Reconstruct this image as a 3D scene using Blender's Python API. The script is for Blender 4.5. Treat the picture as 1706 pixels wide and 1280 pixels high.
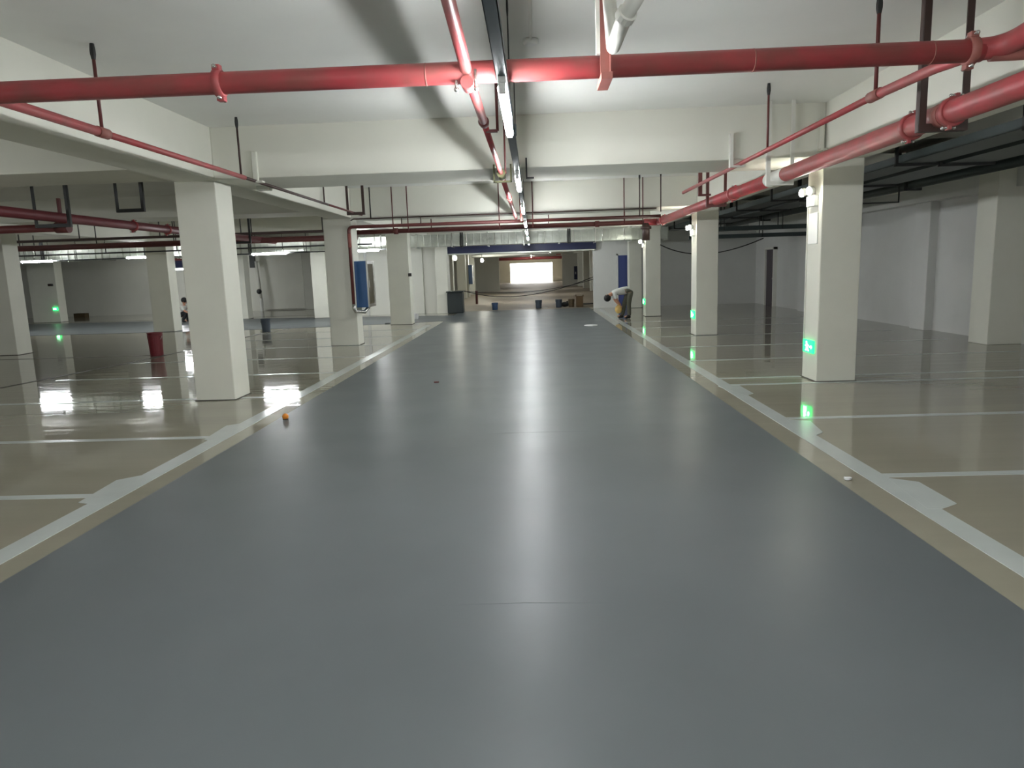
import bpy, math, random
from mathutils import Vector, Matrix
random.seed(4)
for o in list(bpy.data.objects): bpy.data.objects.remove(o)
scn = bpy.context.scene
COL = scn.collection
# ------------------------------------------------------------------ camera
F = 1180.0; EYE = Vector((0, 0, 1.6))
def cam_basis():
    yv = Vector((35, 192, -F)).normalized()            # the aisle's direction in camera space (x right, y up, -z forward)
    s = 0.028
    xv = Vector((1, s, (35 + 192*s)/F)).normalized()
    xv = (xv - yv*xv.dot(yv)).normalized()
    zv = xv.cross(yv)
    return xv, yv, zv
_x, _y, _z = cam_basis()
W2C = Matrix((( _x.x, _y.x, _z.x), (_x.y, _y.y, _z.y), (_x.z, _y.z, _z.z)))
C2W = W2C.transposed()
cd = bpy.data.cameras.new('camera'); cam = bpy.data.objects.new('camera', cd); COL.objects.link(cam)
m4 = C2W.to_4x4(); m4.translation = EYE; cam.matrix_world = m4
cd.sensor_fit = 'HORIZONTAL'; cd.sensor_width = 36; cd.lens = F/1706*36; cd.clip_start = .05; cd.clip_end = 500
scn.camera = cam
def ray(px, py): return C2W @ Vector(((px-853)/F, -(py-640)/F, -1))
def atY(px, py, Y): d = ray(px, py); return EYE + d*(Y/d.y)
def atZ(px, py, z=0): d = ray(px, py); return EYE + d*((z-EYE.z)/d.z)
def atX(px, py, X): d = ray(px, py); return EYE + d*(X/d.x)
# ------------------------------------------------------------------ world, exposure
w = bpy.data.worlds.new('daylight'); scn.world = w; w.use_nodes = True
w.node_tree.nodes['Background'].inputs[0].default_value = (1.0, .99, .96, 1)
w.node_tree.nodes['Background'].inputs[1].default_value = 3.0
scn.view_settings.view_transform = 'Standard'; scn.view_settings.look = 'None'
scn.view_settings.gamma = 1; scn.view_settings.use_curve_mapping = False
scn.view_settings.exposure = 2.02
TUBE = 58.0
# ------------------------------------------------------------------ materials
def lin(c): return tuple(((v/255)/12.92 if v/255 <= .04045 else ((v/255+.055)/1.055)**2.4) for v in c)
def mat(name, rgb, rough=.6, metal=0, emit=0, var=.0, scale=3, bump=0, bscale=20, stretch=(1,1,1), rvar=0, bdist=.01, wear=None):
    m = bpy.data.materials.new(name); m.use_nodes = True
    nt = m.node_tree; b = nt.nodes['Principled BSDF']
    if 'lane' in name: b.inputs['Specular IOR Level'].default_value = .17; b.inputs['IOR'].default_value = 1.35
    c = lin(rgb); b.inputs['Base Color'].default_value = (*c, 1)
    b.inputs['Roughness'].default_value = rough; b.inputs['Metallic'].default_value = metal
    if emit:
        b.inputs['Emission Color'].default_value = (*c, 1); b.inputs['Emission Strength'].default_value = emit
    tc = nt.nodes.new('ShaderNodeTexCoord'); mp = nt.nodes.new('ShaderNodeMapping'); mp.inputs['Scale'].default_value = stretch
    geo = nt.nodes.new('ShaderNodeNewGeometry'); nt.links.new(geo.outputs['Position'], mp.inputs['Vector'])
    if var:
        n = nt.nodes.new('ShaderNodeTexNoise'); n.inputs['Scale'].default_value = scale; n.inputs['Detail'].default_value = 6
        nt.links.new(mp.outputs[0], n.inputs['Vector'])
        r = nt.nodes.new('ShaderNodeValToRGB')
        r.color_ramp.elements[0].position = .3; r.color_ramp.elements[1].position = .7
        lo = wear if wear else rgb
        r.color_ramp.elements[0].color = (*[v*(1-var) for v in lin(lo)], 1)
        r.color_ramp.elements[1].color = (*[min(1, v*(1+var)) for v in c], 1)
        nt.links.new(n.outputs['Fac'], r.inputs[0]); nt.links.new(r.outputs[0], b.inputs['Base Color'])
    if rvar:
        n = nt.nodes.new('ShaderNodeTexNoise'); n.inputs['Scale'].default_value = 1.3; n.inputs['Detail'].default_value = 5
        nt.links.new(mp.outputs[0], n.inputs['Vector'])
        q = nt.nodes.new('ShaderNodeMapRange'); q.inputs['To Min'].default_value = rough-rvar; q.inputs['To Max'].default_value = rough+rvar
        nt.links.new(n.outputs['Fac'], q.inputs['Value']); nt.links.new(q.outputs[0], b.inputs['Roughness'])
    if bump:
        n = nt.nodes.new('ShaderNodeTexNoise'); n.inputs['Scale'].default_value = bscale; n.inputs['Detail'].default_value = 3
        nt.links.new(mp.outputs[0], n.inputs['Vector'])
        bp = nt.nodes.new('ShaderNodeBump'); bp.inputs['Strength'].default_value = bump; bp.inputs['Distance'].default_value = bdist
        nt.links.new(n.outputs['Fac'], bp.inputs['Height']); nt.links.new(bp.outputs[0], b.inputs['Normal'])
    return m
M = {}
M['wall'] = mat('white_wall_paint', (214,214,205), .75, var=.03, scale=1.1, bump=.25, bscale=3)
M['wall_grey'] = mat('grey_white_wall_paint', (206,207,204), .75, var=.04, scale=1.1, bump=.25, bscale=3)
M['column'] = mat('column_paint', (212,212,200), .6, var=.03, scale=2, bump=.2, bscale=4)
M['ceiling'] = mat('ceiling_paint', (226,227,222), .8, var=.04, scale=.9, bump=.4, bscale=1.6, bdist=.02)
M['beam'] = mat('beam_paint', (216,216,205), .75, var=.03, scale=1.2, bump=.3, bscale=2.5)
M['bay'] = mat('beige_epoxy_floor', (146,142,126), .05, var=.05, scale=.7, bump=.3, bscale=1.3, stretch=(.3,3.2,1), bdist=.0075)
M['seam'] = mat('raised_coating_seam', (112,118,119), .4)
M['lane'] = mat('blue_grey_epoxy_lane', (94,99,100), .33, var=.04, scale=1.2, rvar=.05, bump=.06, bscale=2.5, bdist=.003)
M['line'] = mat('white_line_paint', (182,188,184), .16, var=.03, scale=4)
M['joint'] = mat('dark_joint', (70,68,60), .6)
M['concrete'] = mat('bare_concrete', (160,148,130), .55, var=.12, scale=.8, stretch=(.3,2,1), bump=.2, bscale=5)
M['red'] = mat('red_pipe_paint', (166,62,68), .45, var=.1, scale=5, wear=(146,80,76))
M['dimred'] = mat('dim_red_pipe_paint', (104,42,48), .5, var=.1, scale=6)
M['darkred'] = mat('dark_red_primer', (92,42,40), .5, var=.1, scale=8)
M['dustred'] = mat('dusty_red_steel', (140,84,76), .55, var=.12, scale=10)
M['rust'] = mat('dark_steel_rod', (62,44,40), .5)
M['black'] = mat('black_steel', (34,36,36), .5)
M['tray'] = mat('dark_green_grey_tray', (58,68,68), .45, metal=.3, var=.1, scale=3)
M['channel'] = mat('blue_grey_channel', (74,88,94), .5, metal=.2)
M['galv'] = mat('galvanised_sheet', (196,200,192), .34, metal=.75, var=.12, scale=2.2, bump=.6, bscale=3.5, bdist=.04)
M['steel'] = mat('bright_steel', (200,200,196), .25, metal=.9)
M['whitemetal'] = mat('white_painted_steel', (214,214,206), .5)
M['plastic'] = mat('white_plastic', (220,222,218), .4)
M['tube'] = mat('lit_tube', (250,253,255), .5, emit=TUBE)
M['lamp'] = mat('lit_lamp_head', (255,255,240), .5, emit=45)
M['green'] = mat('green_sign_glow', (20,170,80), .4, emit=1.6)
M['greenwhite'] = mat('pale_green_glow', (190,255,215), .4, emit=3.0)
M['blue'] = mat('blue_enamel', (44,84,130), .35, var=.05)
M['navy'] = mat('navy_blue_panel', (26,32,66), .5, var=.05)
M['bluedoor'] = mat('blue_door_paint', (52,66,122), .5)
M['glass'] = mat('dark_cabinet_glass', (110,106,90), .12, metal=.5)
M['maroon'] = mat('maroon_plastic', (108,24,34), .4, var=.05)
M['darkbin'] = mat('dark_green_plastic', (34,42,42), .5)
M['slate'] = mat('slate_blue_plastic', (62,72,84), .45)
M['bucketblue'] = mat('blue_bucket_plastic', (52,76,108), .45)
M['brown'] = mat('brown_stained_plastic', (78,64,42), .7, var=.15, scale=8)
M['cardboard'] = mat('brown_board', (88,68,44), .8, var=.1)
M['orange'] = mat('orange_plastic', (214,130,40), .5)
M['amber'] = mat('amber_bag', (206,172,104), .6)
M['paper'] = mat('white_paper', (214,216,214), .8)
M['olive'] = mat('olive_bronze', (92,92,64), .4, metal=.4)
M['doordark'] = mat('dark_purple_grey_door', (74,66,72), .5)
M['bin_rim'] = mat('rim_plastic', (90,24,32), .4)
M['skin'] = mat('skin', (178,130,104), .6)
M['hair'] = mat('black_hair', (20,20,20), .7)
M['shirt'] = mat('pale_grey_shirt', (196,198,194), .85, bump=.3, bscale=14)
M['trousers'] = mat('olive_grey_trousers', (88,88,76), .85, bump=.3, bscale=14)
M['blackcloth'] = mat('black_trousers', (26,28,30), .85)
M['whiteshirt'] = mat('white_shirt', (205,206,200), .85)
M['shoe'] = mat('black_shoe', (18,18,18), .5)
M['eye'] = mat('eye_dark', (24,20,18), .3)
M['rubber'] = mat('black_rubber', (28,26,24), .6)
M['ground'] = mat('sunlit_ground', (210,200,180), .9, var=.1)
# ------------------------------------------------------------------ mesh helpers
class MB:
    def __init__(s): s.v = []; s.f = []
    def box(s, x0, x1, y0, y1, z0, z1):
        x0, x1 = min(x0, x1), max(x0, x1); y0, y1 = min(y0, y1), max(y0, y1); z0, z1 = min(z0, z1), max(z0, z1)
        n = len(s.v)
        s.v += [Vector(p) for p in ((x0,y0,z0),(x1,y0,z0),(x1,y1,z0),(x0,y1,z0),(x0,y0,z1),(x1,y0,z1),(x1,y1,z1),(x0,y1,z1))]
        s.f += [tuple(n+i for i in q) for q in ((0,3,2,1),(4,5,6,7),(0,1,5,4),(1,2,6,5),(2,3,7,6),(3,0,4,7))]
        return s
    def tube(s, pts, r, n=12, cap=True):
        pts = [Vector(p) for p in pts]; rs = r if isinstance(r, (list, tuple)) else [r]*len(pts)
        base = len(s.v); up = None
        for i, p in enumerate(pts):
            if i == 0: t = pts[1]-p
            elif i == len(pts)-1: t = p-pts[i-1]
            else: t = (p-pts[i-1]).normalized()+(pts[i+1]-p).normalized()
            t.normalize()
            if up is None: up = Vector((0,0,1)) if abs(t.z) < .9 else Vector((1,0,0))
            a = t.cross(up)
            if a.length < 1e-4: a = t.orthogonal()
            a.normalize(); b = a.cross(t); up = b
            for k in range(n):
                th = 2*math.pi*k/n
                s.v.append(p + (a*math.cos(th)+b*math.sin(th))*rs[i])
        for i in range(len(pts)-1):
            for k in range(n):
                a0 = base+i*n+k; a1 = base+i*n+(k+1) % n
                s.f.append((a0, a1, a1+n, a0+n))
        if cap:
            s.f.append(tuple(base+k for k in reversed(range(n))))
            s.f.append(tuple(base+(len(pts)-1)*n+k for k in range(n)))
        return s
    def lathe(s, c, prof, n=20):
        c = Vector(c); pts = [c+Vector((0,0,z)) for r, z in prof]
        base = len(s.v)
        for (r, z) in prof:
            for k in range(n):
                th = 2*math.pi*k/n; s.v.append(c+Vector((r*math.cos(th), r*math.sin(th), z)))
        for i in range(len(prof)-1):
            for k in range(n):
                a0 = base+i*n+k; a1 = base+i*n+(k+1) % n
                s.f.append((a0, a1, a1+n, a0+n))
        s.f.append(tuple(base+k for k in reversed(range(n))))
        s.f.append(tuple(base+(len(prof)-1)*n+k for k in range(n)))
        return s
    def ball(s, c, r, n=12, sc=(1,1,1)):
        c = Vector(c); base = len(s.v); R = n//2
        for i in range(R+1):
            ph = math.pi*i/R
            for k in range(n):
                th = 2*math.pi*k/n
                s.v.append(c+Vector((r*sc[0]*math.sin(ph)*math.cos(th), r*sc[1]*math.sin(ph)*math.sin(th), r*sc[2]*math.cos(ph))))
        for i in range(R):
            for k in range(n):
                a0 = base+i*n+k; a1 = base+i*n+(k+1) % n
                s.f.append((a0, a0+n, a1+n, a1))
        return s
    def prism(s, pts, z0, z1):
        n = len(s.v); k = len(pts)
        s.v += [Vector((p[0], p[1], z0)) for p in pts] + [Vector((p[0], p[1], z1)) for p in pts]
        s.f.append(tuple(n+i for i in reversed(range(k)))); s.f.append(tuple(n+k+i for i in range(k)))
        for i in range(k): s.f.append((n+i, n+(i+1) % k, n+k+(i+1) % k, n+k+i))
        return s
    def build(s, name, m, parent=None, bevel=0, smooth=False):
        off = Vector(parent.location) if parent else Vector((0,0,0))
        g = parent
        while g and g.parent: g = g.parent; off += Vector(g.location)
        own = Vector((0,0,0))
        if not parent:   # a top-level mesh gets its origin at its own base
            xs = [v.x for v in s.v]; ys = [v.y for v in s.v]; zs = [v.z for v in s.v]
            own = Vector(((min(xs)+max(xs))/2, (min(ys)+max(ys))/2, min(zs)))
        me = bpy.data.meshes.new(name)
        me.from_pydata([tuple(v-off-own) for v in s.v], [], s.f); me.update()
        o = bpy.data.objects.new(name, me); COL.objects.link(o); o.parent = parent; o.location = own
        me.materials.append(M[m] if isinstance(m, str) else m)
        if smooth:
            for p in me.polygons: p.use_smooth = len(p.vertices) <= 4
        if bevel:
            b = o.modifiers.new('bevel', 'BEVEL'); b.width = bevel; b.segments = 2; b.limit_method = 'ANGLE'
        return o
def tag(o, label=None, cat=None, group=None, kind=None):
    if label: o['label'] = label
    if cat: o['category'] = cat
    if group: o['group'] = group
    if kind: o['kind'] = kind
    return o
def thing(name, loc, label, cat, group=None):
    o = bpy.data.objects.new(name, None); COL.objects.link(o); o.location = loc; o.empty_display_size = .1
    return tag(o, label, cat, group)
def struct(mb, name, m, parent=None, **k):
    o = mb.build(name, m, parent, **k)
    if not parent: o['kind'] = 'structure'
    return o
def copy_tree(o, loc, label):
    c = o.copy(); COL.objects.link(c); c.location = loc; c['label'] = label
    def rec(a, b):
        for ch in [x for x in bpy.data.objects if x.parent == a]:
            d = ch.copy(); COL.objects.link(d); d.parent = b; rec(ch, d)
    rec(o, c); return c
CZ = 3.47; BZ = 2.84; SBZ = 3.0           # slab, main beam and side-bay beam soffits
WB = 28.0                                  # the back wall with the opening
# ------------------------------------------------------------------ floor
floor = struct(MB().box(-30, 9.3, -14, WB+.3, -.3, 0), 'floor', 'bay')
lane = MB().prism([(-2.95,-13.9),(2.17,-13.9),(2.17,WB+.3),(-2.95,WB+.3)], 0, .006).build('lane_coating', 'lane', floor)
for py, xa, xb in ((1008,-.5,.35), (722,-.5,.5)):
    ys = atZ(880, py).y; MB().tube([(xa,ys,.0045),((xa+xb)/2,ys+.01,.005),(xb,ys-.01,.0045)], [.0018,.0028,.0018], 8).build('coating_seam', 'lane', floor, smooth=True)
MB().prism([(-2.951,23.2),(-2.951,26.0),(-6.7,27.1),(-10.6,28.0),(-21,29),(-30,29.4),(-30,23.2),(-16,22.3),(-8.5,22.0),(-6.4,22.2)], 0, .005).build('cross_lane_coating', 'lane', floor)
MB().box(-3.32,-3.15, -13.9, 21.6, 0, .004).build('painted_line', 'line', floor)
MB().box(2.40, 2.56, -13.9, 27.0, 0, .004).build('painted_line', 'line', floor)
for Y in (-5.0,-3.0, 3.05, 5.15, 7.18, 9.3, 9.86, 11.8, 13.8, 15.9, 18.3, 20.4):
    MB().box(2.56, 7.9, Y-.045, Y+.045, 0, .004).build('painted_line', 'line', floor)
for Y in (-5.0,-3.0, 3.0, 5.1, 7.0, 9.35, 11.6, 13.8, 16.0, 18.1, 20.2):
    MB().box(-8.1, -3.32, Y-.045, Y+.045, 0, .004).build('painted_line', 'line', floor)
def patch(pix): MB().prism([tuple(atZ(*p)[:2]) for p in pix], 0, .0045).build('paint_patch', 'line', floor)
patch([(1478,797),(1531,804),(1594,840),(1567,849),(1545,849)][::-1])
patch([(1310,700),(1350,702),(1371,721),(1350,730),(1340,728)][::-1])
patch([(1196,644),(1232,643),(1255,656),(1242,660)][::-1])
patch([(131,838),(194,801),(235,793),(215,812),(160,842)])
patch([(340,733),(377,710),(407,705),(395,716),(360,737)])
for a, b in (((0,647),(250,598)), ((250,598),(437,556)), ((437,556),(545,537))):
    p, q = atZ(*a), atZ(*b); d = (q-p).normalized()*.045; nrm = Vector((-d.y, d.x, 0))
    MB().prism([tuple((p-nrm)[:2]), tuple((q-nrm)[:2]), tuple((q+nrm)[:2]), tuple((p+nrm)[:2])][::1], 0, .003).build('floor_joint', 'joint', floor)
MB().box(-20, -8.1, 15.2, 15.24, 0, .003).build('floor_joint', 'joint', floor)
MB().box(-30, -4.5, 29.2, 29.26, 0, .003).build('floor_joint', 'joint', floor)
struct(MB().box(-30, -8.0, WB+.3, 36.3, -.3, 0), 'floor_left_recess', 'bay')
struct(MB().box(-8.0, 9.3, WB+.3, 88, -.3, -.004), 'floor_tunnel', 'concrete')
struct(MB().box(-60, 60, 88, 130, -.4, -.1), 'ground_outside', 'ground')
# ------------------------------------------------------------------ ceiling with its beams
ceil = struct(MB().box(-30, 9.3, -14, 36.3, CZ, CZ+.3), 'ceiling', 'ceiling')
ceil2 = struct(MB().box(-8.0, 9.3, 36.3, 88, CZ, CZ+.3), 'ceiling_tunnel', 'ceiling')
def beam(x0, x1, y0, y1, z, par=None): return MB().box(x0, x1, y0, y1, z, CZ+.02).build('beam', 'beam', par or ceil, bevel=.012)
rows = [(2.05,3.15),(9.1,10.25),(15.9,17.0),(22.2,23.3)]
for y0, y1 in rows + [(-4.5,-3.4),(-11,-9.9)]:
    beam(-3.98, 3.6, y0, y1, BZ)
    beam(-29.8, -4.5, y0, y1, SBZ); beam(4.22, 8.6, y0, y1, SBZ)
beam(-4.5, -3.98, -13.9, WB, BZ); beam(3.6, 4.22, -13.9, WB, BZ)
beam(-12.5, -11.9, -13.9, 34.9, BZ); beam(-21.2, -20.6, -13.9, 34.9, BZ)
beam(-3.98, 3.6, 27.3, WB, 2.95)
for y in (34.5, 41, 47.5, 54, 60.5, 67, 73.5, 80): beam(-7.7, 9.0, y, y+.9, 2.78, ceil if y < 36 else ceil2)
# ------------------------------------------------------------------ walls
wr = struct(MB().box(8.6, 9.05, -14, WB, 0, CZ), 'wall_right', 'wall_grey')
MB().box(8.0, 8.61, 12.75, 13.3, 0, CZ).build('pilaster', 'column', wr, bevel=.01)
MB().box(8.42, 8.61, 15.6, 16.2, 0, CZ).build('pilaster', 'wall_grey', wr, bevel=.01)
MB().box(8.4, 8.61, 22.4, 23.0, 0, CZ).build('pilaster', 'wall_grey', wr, bevel=.01)
MB().box(8.0, 8.61, 6.2, 6.8, 0, CZ).build('pilaster', 'column', wr, bevel=.01)
MB().box(8.3, 8.61, -13.9, WB, 2.72, CZ).build('wall_beam', 'wall_grey', wr)
wb = struct(MB().box(2.35, 9.05, WB, WB+.35, 0, CZ), 'wall_back_right', 'wall_grey')
struct(MB().box(-3.3, 2.35, WB+.02, WB+.35, 2.3, CZ), 'wall_over_opening', 'wall')
wl = struct(MB().box(-8.1, -3.3, WB, WB+.35, 0, CZ), 'wall_back_left', 'wall')
MB().box(-3.75, -3.3, WB-.5, WB+.02, 0, CZ).build('pilaster', 'column', wl, bevel=.01)
MB().box(-4.75, -4.3, WB-.12, WB+.02, 0, CZ).build('pilaster', 'wall', wl, bevel=.01)
MB().box(-6.6, -6.5, WB-.1, WB+.02, 0, CZ).build('pilaster', 'wall_grey', wl, bevel=.01)
struct(MB().box(-8.3, -8.0, WB, 34.5, 0, CZ), 'wall_left_return', 'wall')
wf = struct(MB().box(-30, -8.0, 34.9, 35.2, 0, CZ), 'wall_far_left', 'wall')
x0 = atY(437, 500, 34.7).x; x1 = atY(507, 500, 34.7).x
wp = MB().box(x0, x1, 34.78, 34.92, .05, 2.75).build('wall_panel', 'wall', wf, bevel=.01)
MB().box(x1+.1, x1+.6, 34.5, 34.92, 0, CZ).build('pilaster', 'wall', wf, bevel=.01)
for X in (-24.2, -16.5): MB().box(X, X+.6, 34.7, 34.92, 0, CZ).build('pilaster', 'wall', wf, bevel=.01)
struct(MB().box(-30.3, -30, -14, 36, 0, CZ), 'wall_left', 'wall')
struct(MB().box(-30.3, 9.3, -14.3, -14, 0, CZ), 'wall_behind', 'wall')
# tunnel beyond the opening
tw = struct(MB().box(-8.3, -8.0, 35.2, 88, 0, CZ), 'wall_tunnel_left', 'wall')
struct(MB().box(9.0, 9.3, WB+.35, 88, 0, CZ), 'wall_tunnel_right', 'wall_grey')
e = MB(); e.box(-8, -2.75, 87, 87.4, 0, CZ); e.box(2.35, 9, 87, 87.4, 0, CZ); e.box(-2.75, 2.35, 87, 87.4, 2.3, CZ)
struct(e, 'wall_tunnel_end', 'wall')
struct(MB().box(-6.4, -2.55, 54, 54.3, 0, CZ), 'wall_tunnel_stub_left', 'wall')
struct(MB().box(2.6, 6.4, 64, 64.3, 0, CZ), 'wall_tunnel_stub_right', 'wall')
# ------------------------------------------------------------------ blue band over the opening, doors
fb = thing('fascia_band', (-.5, WB-.05, 2.35), 'long navy blue band above the tunnel opening, running full width', 'band')
p0 = atY(748, 410, WB-.1); p1 = atY(988, 404, WB-.1)
MB().box(-3.42, 2.45, WB-.14, WB+.02, 2.28, 2.6).build('panel', 'navy', fb, bevel=.01)
tag(MB().box(-3.42, 2.4, WB-.12, WB+.02, 2.23, 2.28).build('lower_trim', 'galv', fb), 'pale metal strip under the navy band')
dr = thing('door_1', (3.62, WB-.03, 0), 'blue door in the grey back wall behind the bending worker', 'door'); dr['kind'] = 'structure'
MB().box(3.3, 3.75, WB-.05, WB+.01, 0, 2.0).build('door_leaf', 'bluedoor', dr, bevel=.005)
q = MB(); q.box(3.24, 3.3, WB-.07, WB+.01, 0, 2.06); q.box(3.75, 3.81, WB-.07, WB+.01, 0, 2.06); q.box(3.24, 3.81, WB-.07, WB+.01, 2.0, 2.06)
q.build('door_frame', 'wall_grey', dr); MB().tube([(3.7,WB-.1,.95),(3.7,WB-.1,1.08)], .012, 8).build('door_handle', 'steel', dr)
d2 = thing('door_2', (8.59, 26.1, 0), 'dark door in the right hand side wall', 'door'); d2['kind'] = 'structure'
MB().box(8.53, 8.62, 25.65, 26.5, 0, 2.0).build('door_leaf', 'doordark', d2, bevel=.005)
q = MB(); q.box(8.47, 8.62, 25.57, 25.65, 0, 2.08); q.box(8.47, 8.62, 26.5, 26.58, 0, 2.08); q.box(8.47, 8.62, 25.57, 26.58, 2.0, 2.08); q.build('door_frame', 'whitemetal', d2)
MB().box(8.49, 8.54, 25.7, 25.78, .95, 1.0).build('door_handle', 'steel', d2)
# ------------------------------------------------------------------ columns
def column(xa, xb, y, h, label, d=.5, group=None):
    t = thing('column', ((xa+xb)/2, y+d/2, 0), label, 'column', group)
    MB().box(xa, xb, y, y+d, 0, h+.01).build('shaft', 'column', t, bevel=.012)
    # ragged dirty skirt of the floor coat where it meets the shaft
    pts = []; n = 14; rr = random.Random(int(y*7+xa*3))
    m = .012
    per = [(xa-m, y-m), (xb+m, y-m), (xb+m, y+d+m), (xa-m, y+d+m)]
    for i in range(4):
        a, b = per[i], per[(i+1) % 4]
        for k in range(4):
            f = k/4; j = rr.uniform(-.008, .012)
            nx, ny = (b[1]-a[1]), -(b[0]-a[0]); L = math.hypot(nx, ny)
            pts.append((a[0]+(b[0]-a[0])*f+nx/L*j, a[1]+(b[1]-a[1])*f+ny/L*j))
    tag(MB().prism(pts, 0, .012).build('foot_edge', 'joint', t), 'dark ragged edge at the foot')
    return t
c1 = column(-4.55, -4.02, 9.2, BZ, 'large white square column nearest on the left of the grey lane')
c2 = column(-4.66, -4.03, 16.05, BZ, 'white square column carrying the blue hose cabinet and red riser')
column(-4.52, -3.85, 22.2, BZ, 'third white column left of the lane, just beyond the blue cabinet')
r1 = column(3.69, 4.20, 9.35, BZ, 'large white square column nearest on the right, green exit sign at its foot')
column(3.60, 4.08, 15.95, BZ, 'second white column right of the lane, thin green sign low on its side', )
column(3.50, 3.97, 22.45, BZ, 'third white column right of the lane, behind the second one')
column(3.62, 4.10, 27.2, BZ, 'farthest white column on the right, beside the blue door')
column(-12.85, -12.12, 16.15, BZ, 'white column cut by the left picture edge, left of the maroon bin')
column(-12.12, -11.45, 22.2, BZ, 'white column behind the maroon bin')
column(-12.3, -11.4, 28.0, BZ, 'white column seen just right of the nearest left column, far back')
column(-8.42, -7.86, 27.0, CZ, 'bright white column just left of the column with the blue cabinet')
column(-21.6, -20.4, 30.0, BZ, 'far left pale column with a small green light on it')
for y in (35, 41.5, 48, 54.5, 61, 67.5, 74, 80.5):
    n = {35:'first',41.5:'second',48:'third',54.5:'fourth',61:'fifth',67.5:'sixth',74:'seventh',80.5:'eighth'}[y]
    if y not in (54.5,): column(-4.42, -3.92, y, CZ, n+' pale column along the left of the tunnel beyond the opening')
    column(3.8, 4.3, y, CZ, n+' pale column along the right of the tunnel beyond the opening')
# ------------------------------------------------------------------ pipes
def coupling(t, c, ax, r, m='red', w=.05):
    c = Vector(c); ax = Vector(ax).normalized()
    g = MB().tube([c-ax*w/2, c-ax*w*.42, c+ax*w*.42, c+ax*w/2], [r*1.12, r*1.24, r*1.24, r*1.12], 20).build('coupling', m, t, smooth=True)
    side = ax.cross(Vector((0,0,1))); side = side.normalized() if side.length > .1 else Vector((1,0,0))
    dirs = (Vector((0,0,1))*.96+side*.2, Vector((0,0,-1))*.96-side*.2)
    for d in dirs:
        e = MB(); bt = MB(); d = d.normalized(); p = c + d*r*1.35
        e.box(p.x-.014-abs(ax.x)*.008, p.x+.014+abs(ax.x)*.008, p.y-.022, p.y+.022, p.z-.016, p.z+.016)
        s2 = Vector((side.x, side.y, 0))
        bt.tube([p-s2*.04, p+s2*.04], .009, 8)
        bt.ball(p-s2*.04, .015, 8); bt.ball(p+s2*.04, .013, 8)
        e.build('coupling_lug', m, g, bevel=.004); bt.build('bolt', 'steel', g, smooth=True)
    return g
def rod(t, x, y, z0, z1, r=.009, m='rust', anchor=True, ring=0, sleeve=None):
    g = MB().tube([(x,y,z0),(x,y,z1)], r, 8).build('hanger_rod', m, t, smooth=True)
    if anchor: MB().tube([(x,y,z1-.12),(x,y,z1-.08),(x,y,z1-.05),(x,y,z1)], [r*1.1, r*1.6, r*1.6, r*1.2], 8).build('anchor', 'black', g)
    if ring:
        pts = [(x+ring*math.cos(a), y, z0-ring+ring*math.sin(a)) for a in [2*math.pi*k/16 for k in range(17)]]
        MB().tube(pts, .007, 6, cap=False).build('ring', 'dustred', g, smooth=True)
    return g
def u_hanger(t, x0, x1, y, zb, zt=CZ, m='rust', w=.045, plates=True):
    a = MB(); a.box(x0-w/2, x0+w/2, y-.006, y+.006, zb, zt); a.box(x0-w/2, x0-w/2+.006, y, y+w, zb, zt)
    g = a.build('hanger_upright', m, t)
    a = MB(); a.box(x1-w/2, x1+w/2, y-.006, y+.006, zb, zt); a.box(x1+w/2-.006, x1+w/2, y, y+w, zb, zt)
    a.build('hanger_upright', m, t)
    a = MB(); a.box(x0-w/2, x1+w/2, y-.006, y+w, zb-.006, zb); a.box(x0-w/2, x1+w/2, y-.008, y-.002, zb, zb+w)
    a.build('hanger_crossbar', m, t)
    if plates:
        for x in (x0, x1): tag(MB().box(x-.06, x+.06, y-.05, y+.05, zt-.012, zt).build('hanger_plate', 'ceiling', t), 'ceiling plate painted over white')
def bend(a, c, b, r, n=6):
    a, c, b = Vector(a), Vector(c), Vector(b)
    p = c+(a-c).normalized()*r; q = c+(b-c).normalized()*r
    return [a] + [p.lerp(c, k/n).lerp(c.lerp(q, k/n), k/n) for k in range(n+1)] + [b]
HP = 1.6+1.105
# front transverse pipe
PY = 4.22; PR = .06
fp = thing('fire_pipe', (0, PY, HP), 'thick dusty red pipe crossing the whole picture just below the ceiling, nearest the viewer', 'pipe')
MB().tube([(-5.2,PY,HP),(-3.98,PY,HP)], PR, 20).build('pipe_end', 'red', fp, smooth=True)
MB().tube([(-3.99,PY,HP),(2.5,PY,HP)], PR, 24).build('pipe', 'red', fp, smooth=True)
MB().tube(bend((2.45,PY,HP+.005),(2.62,PY,HP+.01),(2.66,3.8,HP+.07),.13)+[(2.7,3.3,HP+.14),(2.7,-3,HP+.16)], PR*.98, 20).build('elbow_pipe', 'red', fp, smooth=True)
coupling(fp, (atY(365,135,PY).x, PY, HP), (1,0,0), PR)
coupling(fp, (atY(1616,98,PY).x, PY, HP), (1,0,0), PR, 'dustred')
coupling(fp, (2.652, 3.88, HP+.06), (0,1,0), PR, 'dustred')
MB().tube([(2.55,PY,HP-.01),(2.85,PY-.05,HP-.02)], .05, 16).build('side_outlet', 'dustred', fp, smooth=True)
for px in (710, 1254, 1548):
    X = atY(px, 120, PY).x; MB().tube([(X-.004,PY,HP),(X+.004,PY,HP)], PR*1.015, 24).build('weld_mark', 'dustred', fp, smooth=True)
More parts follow.
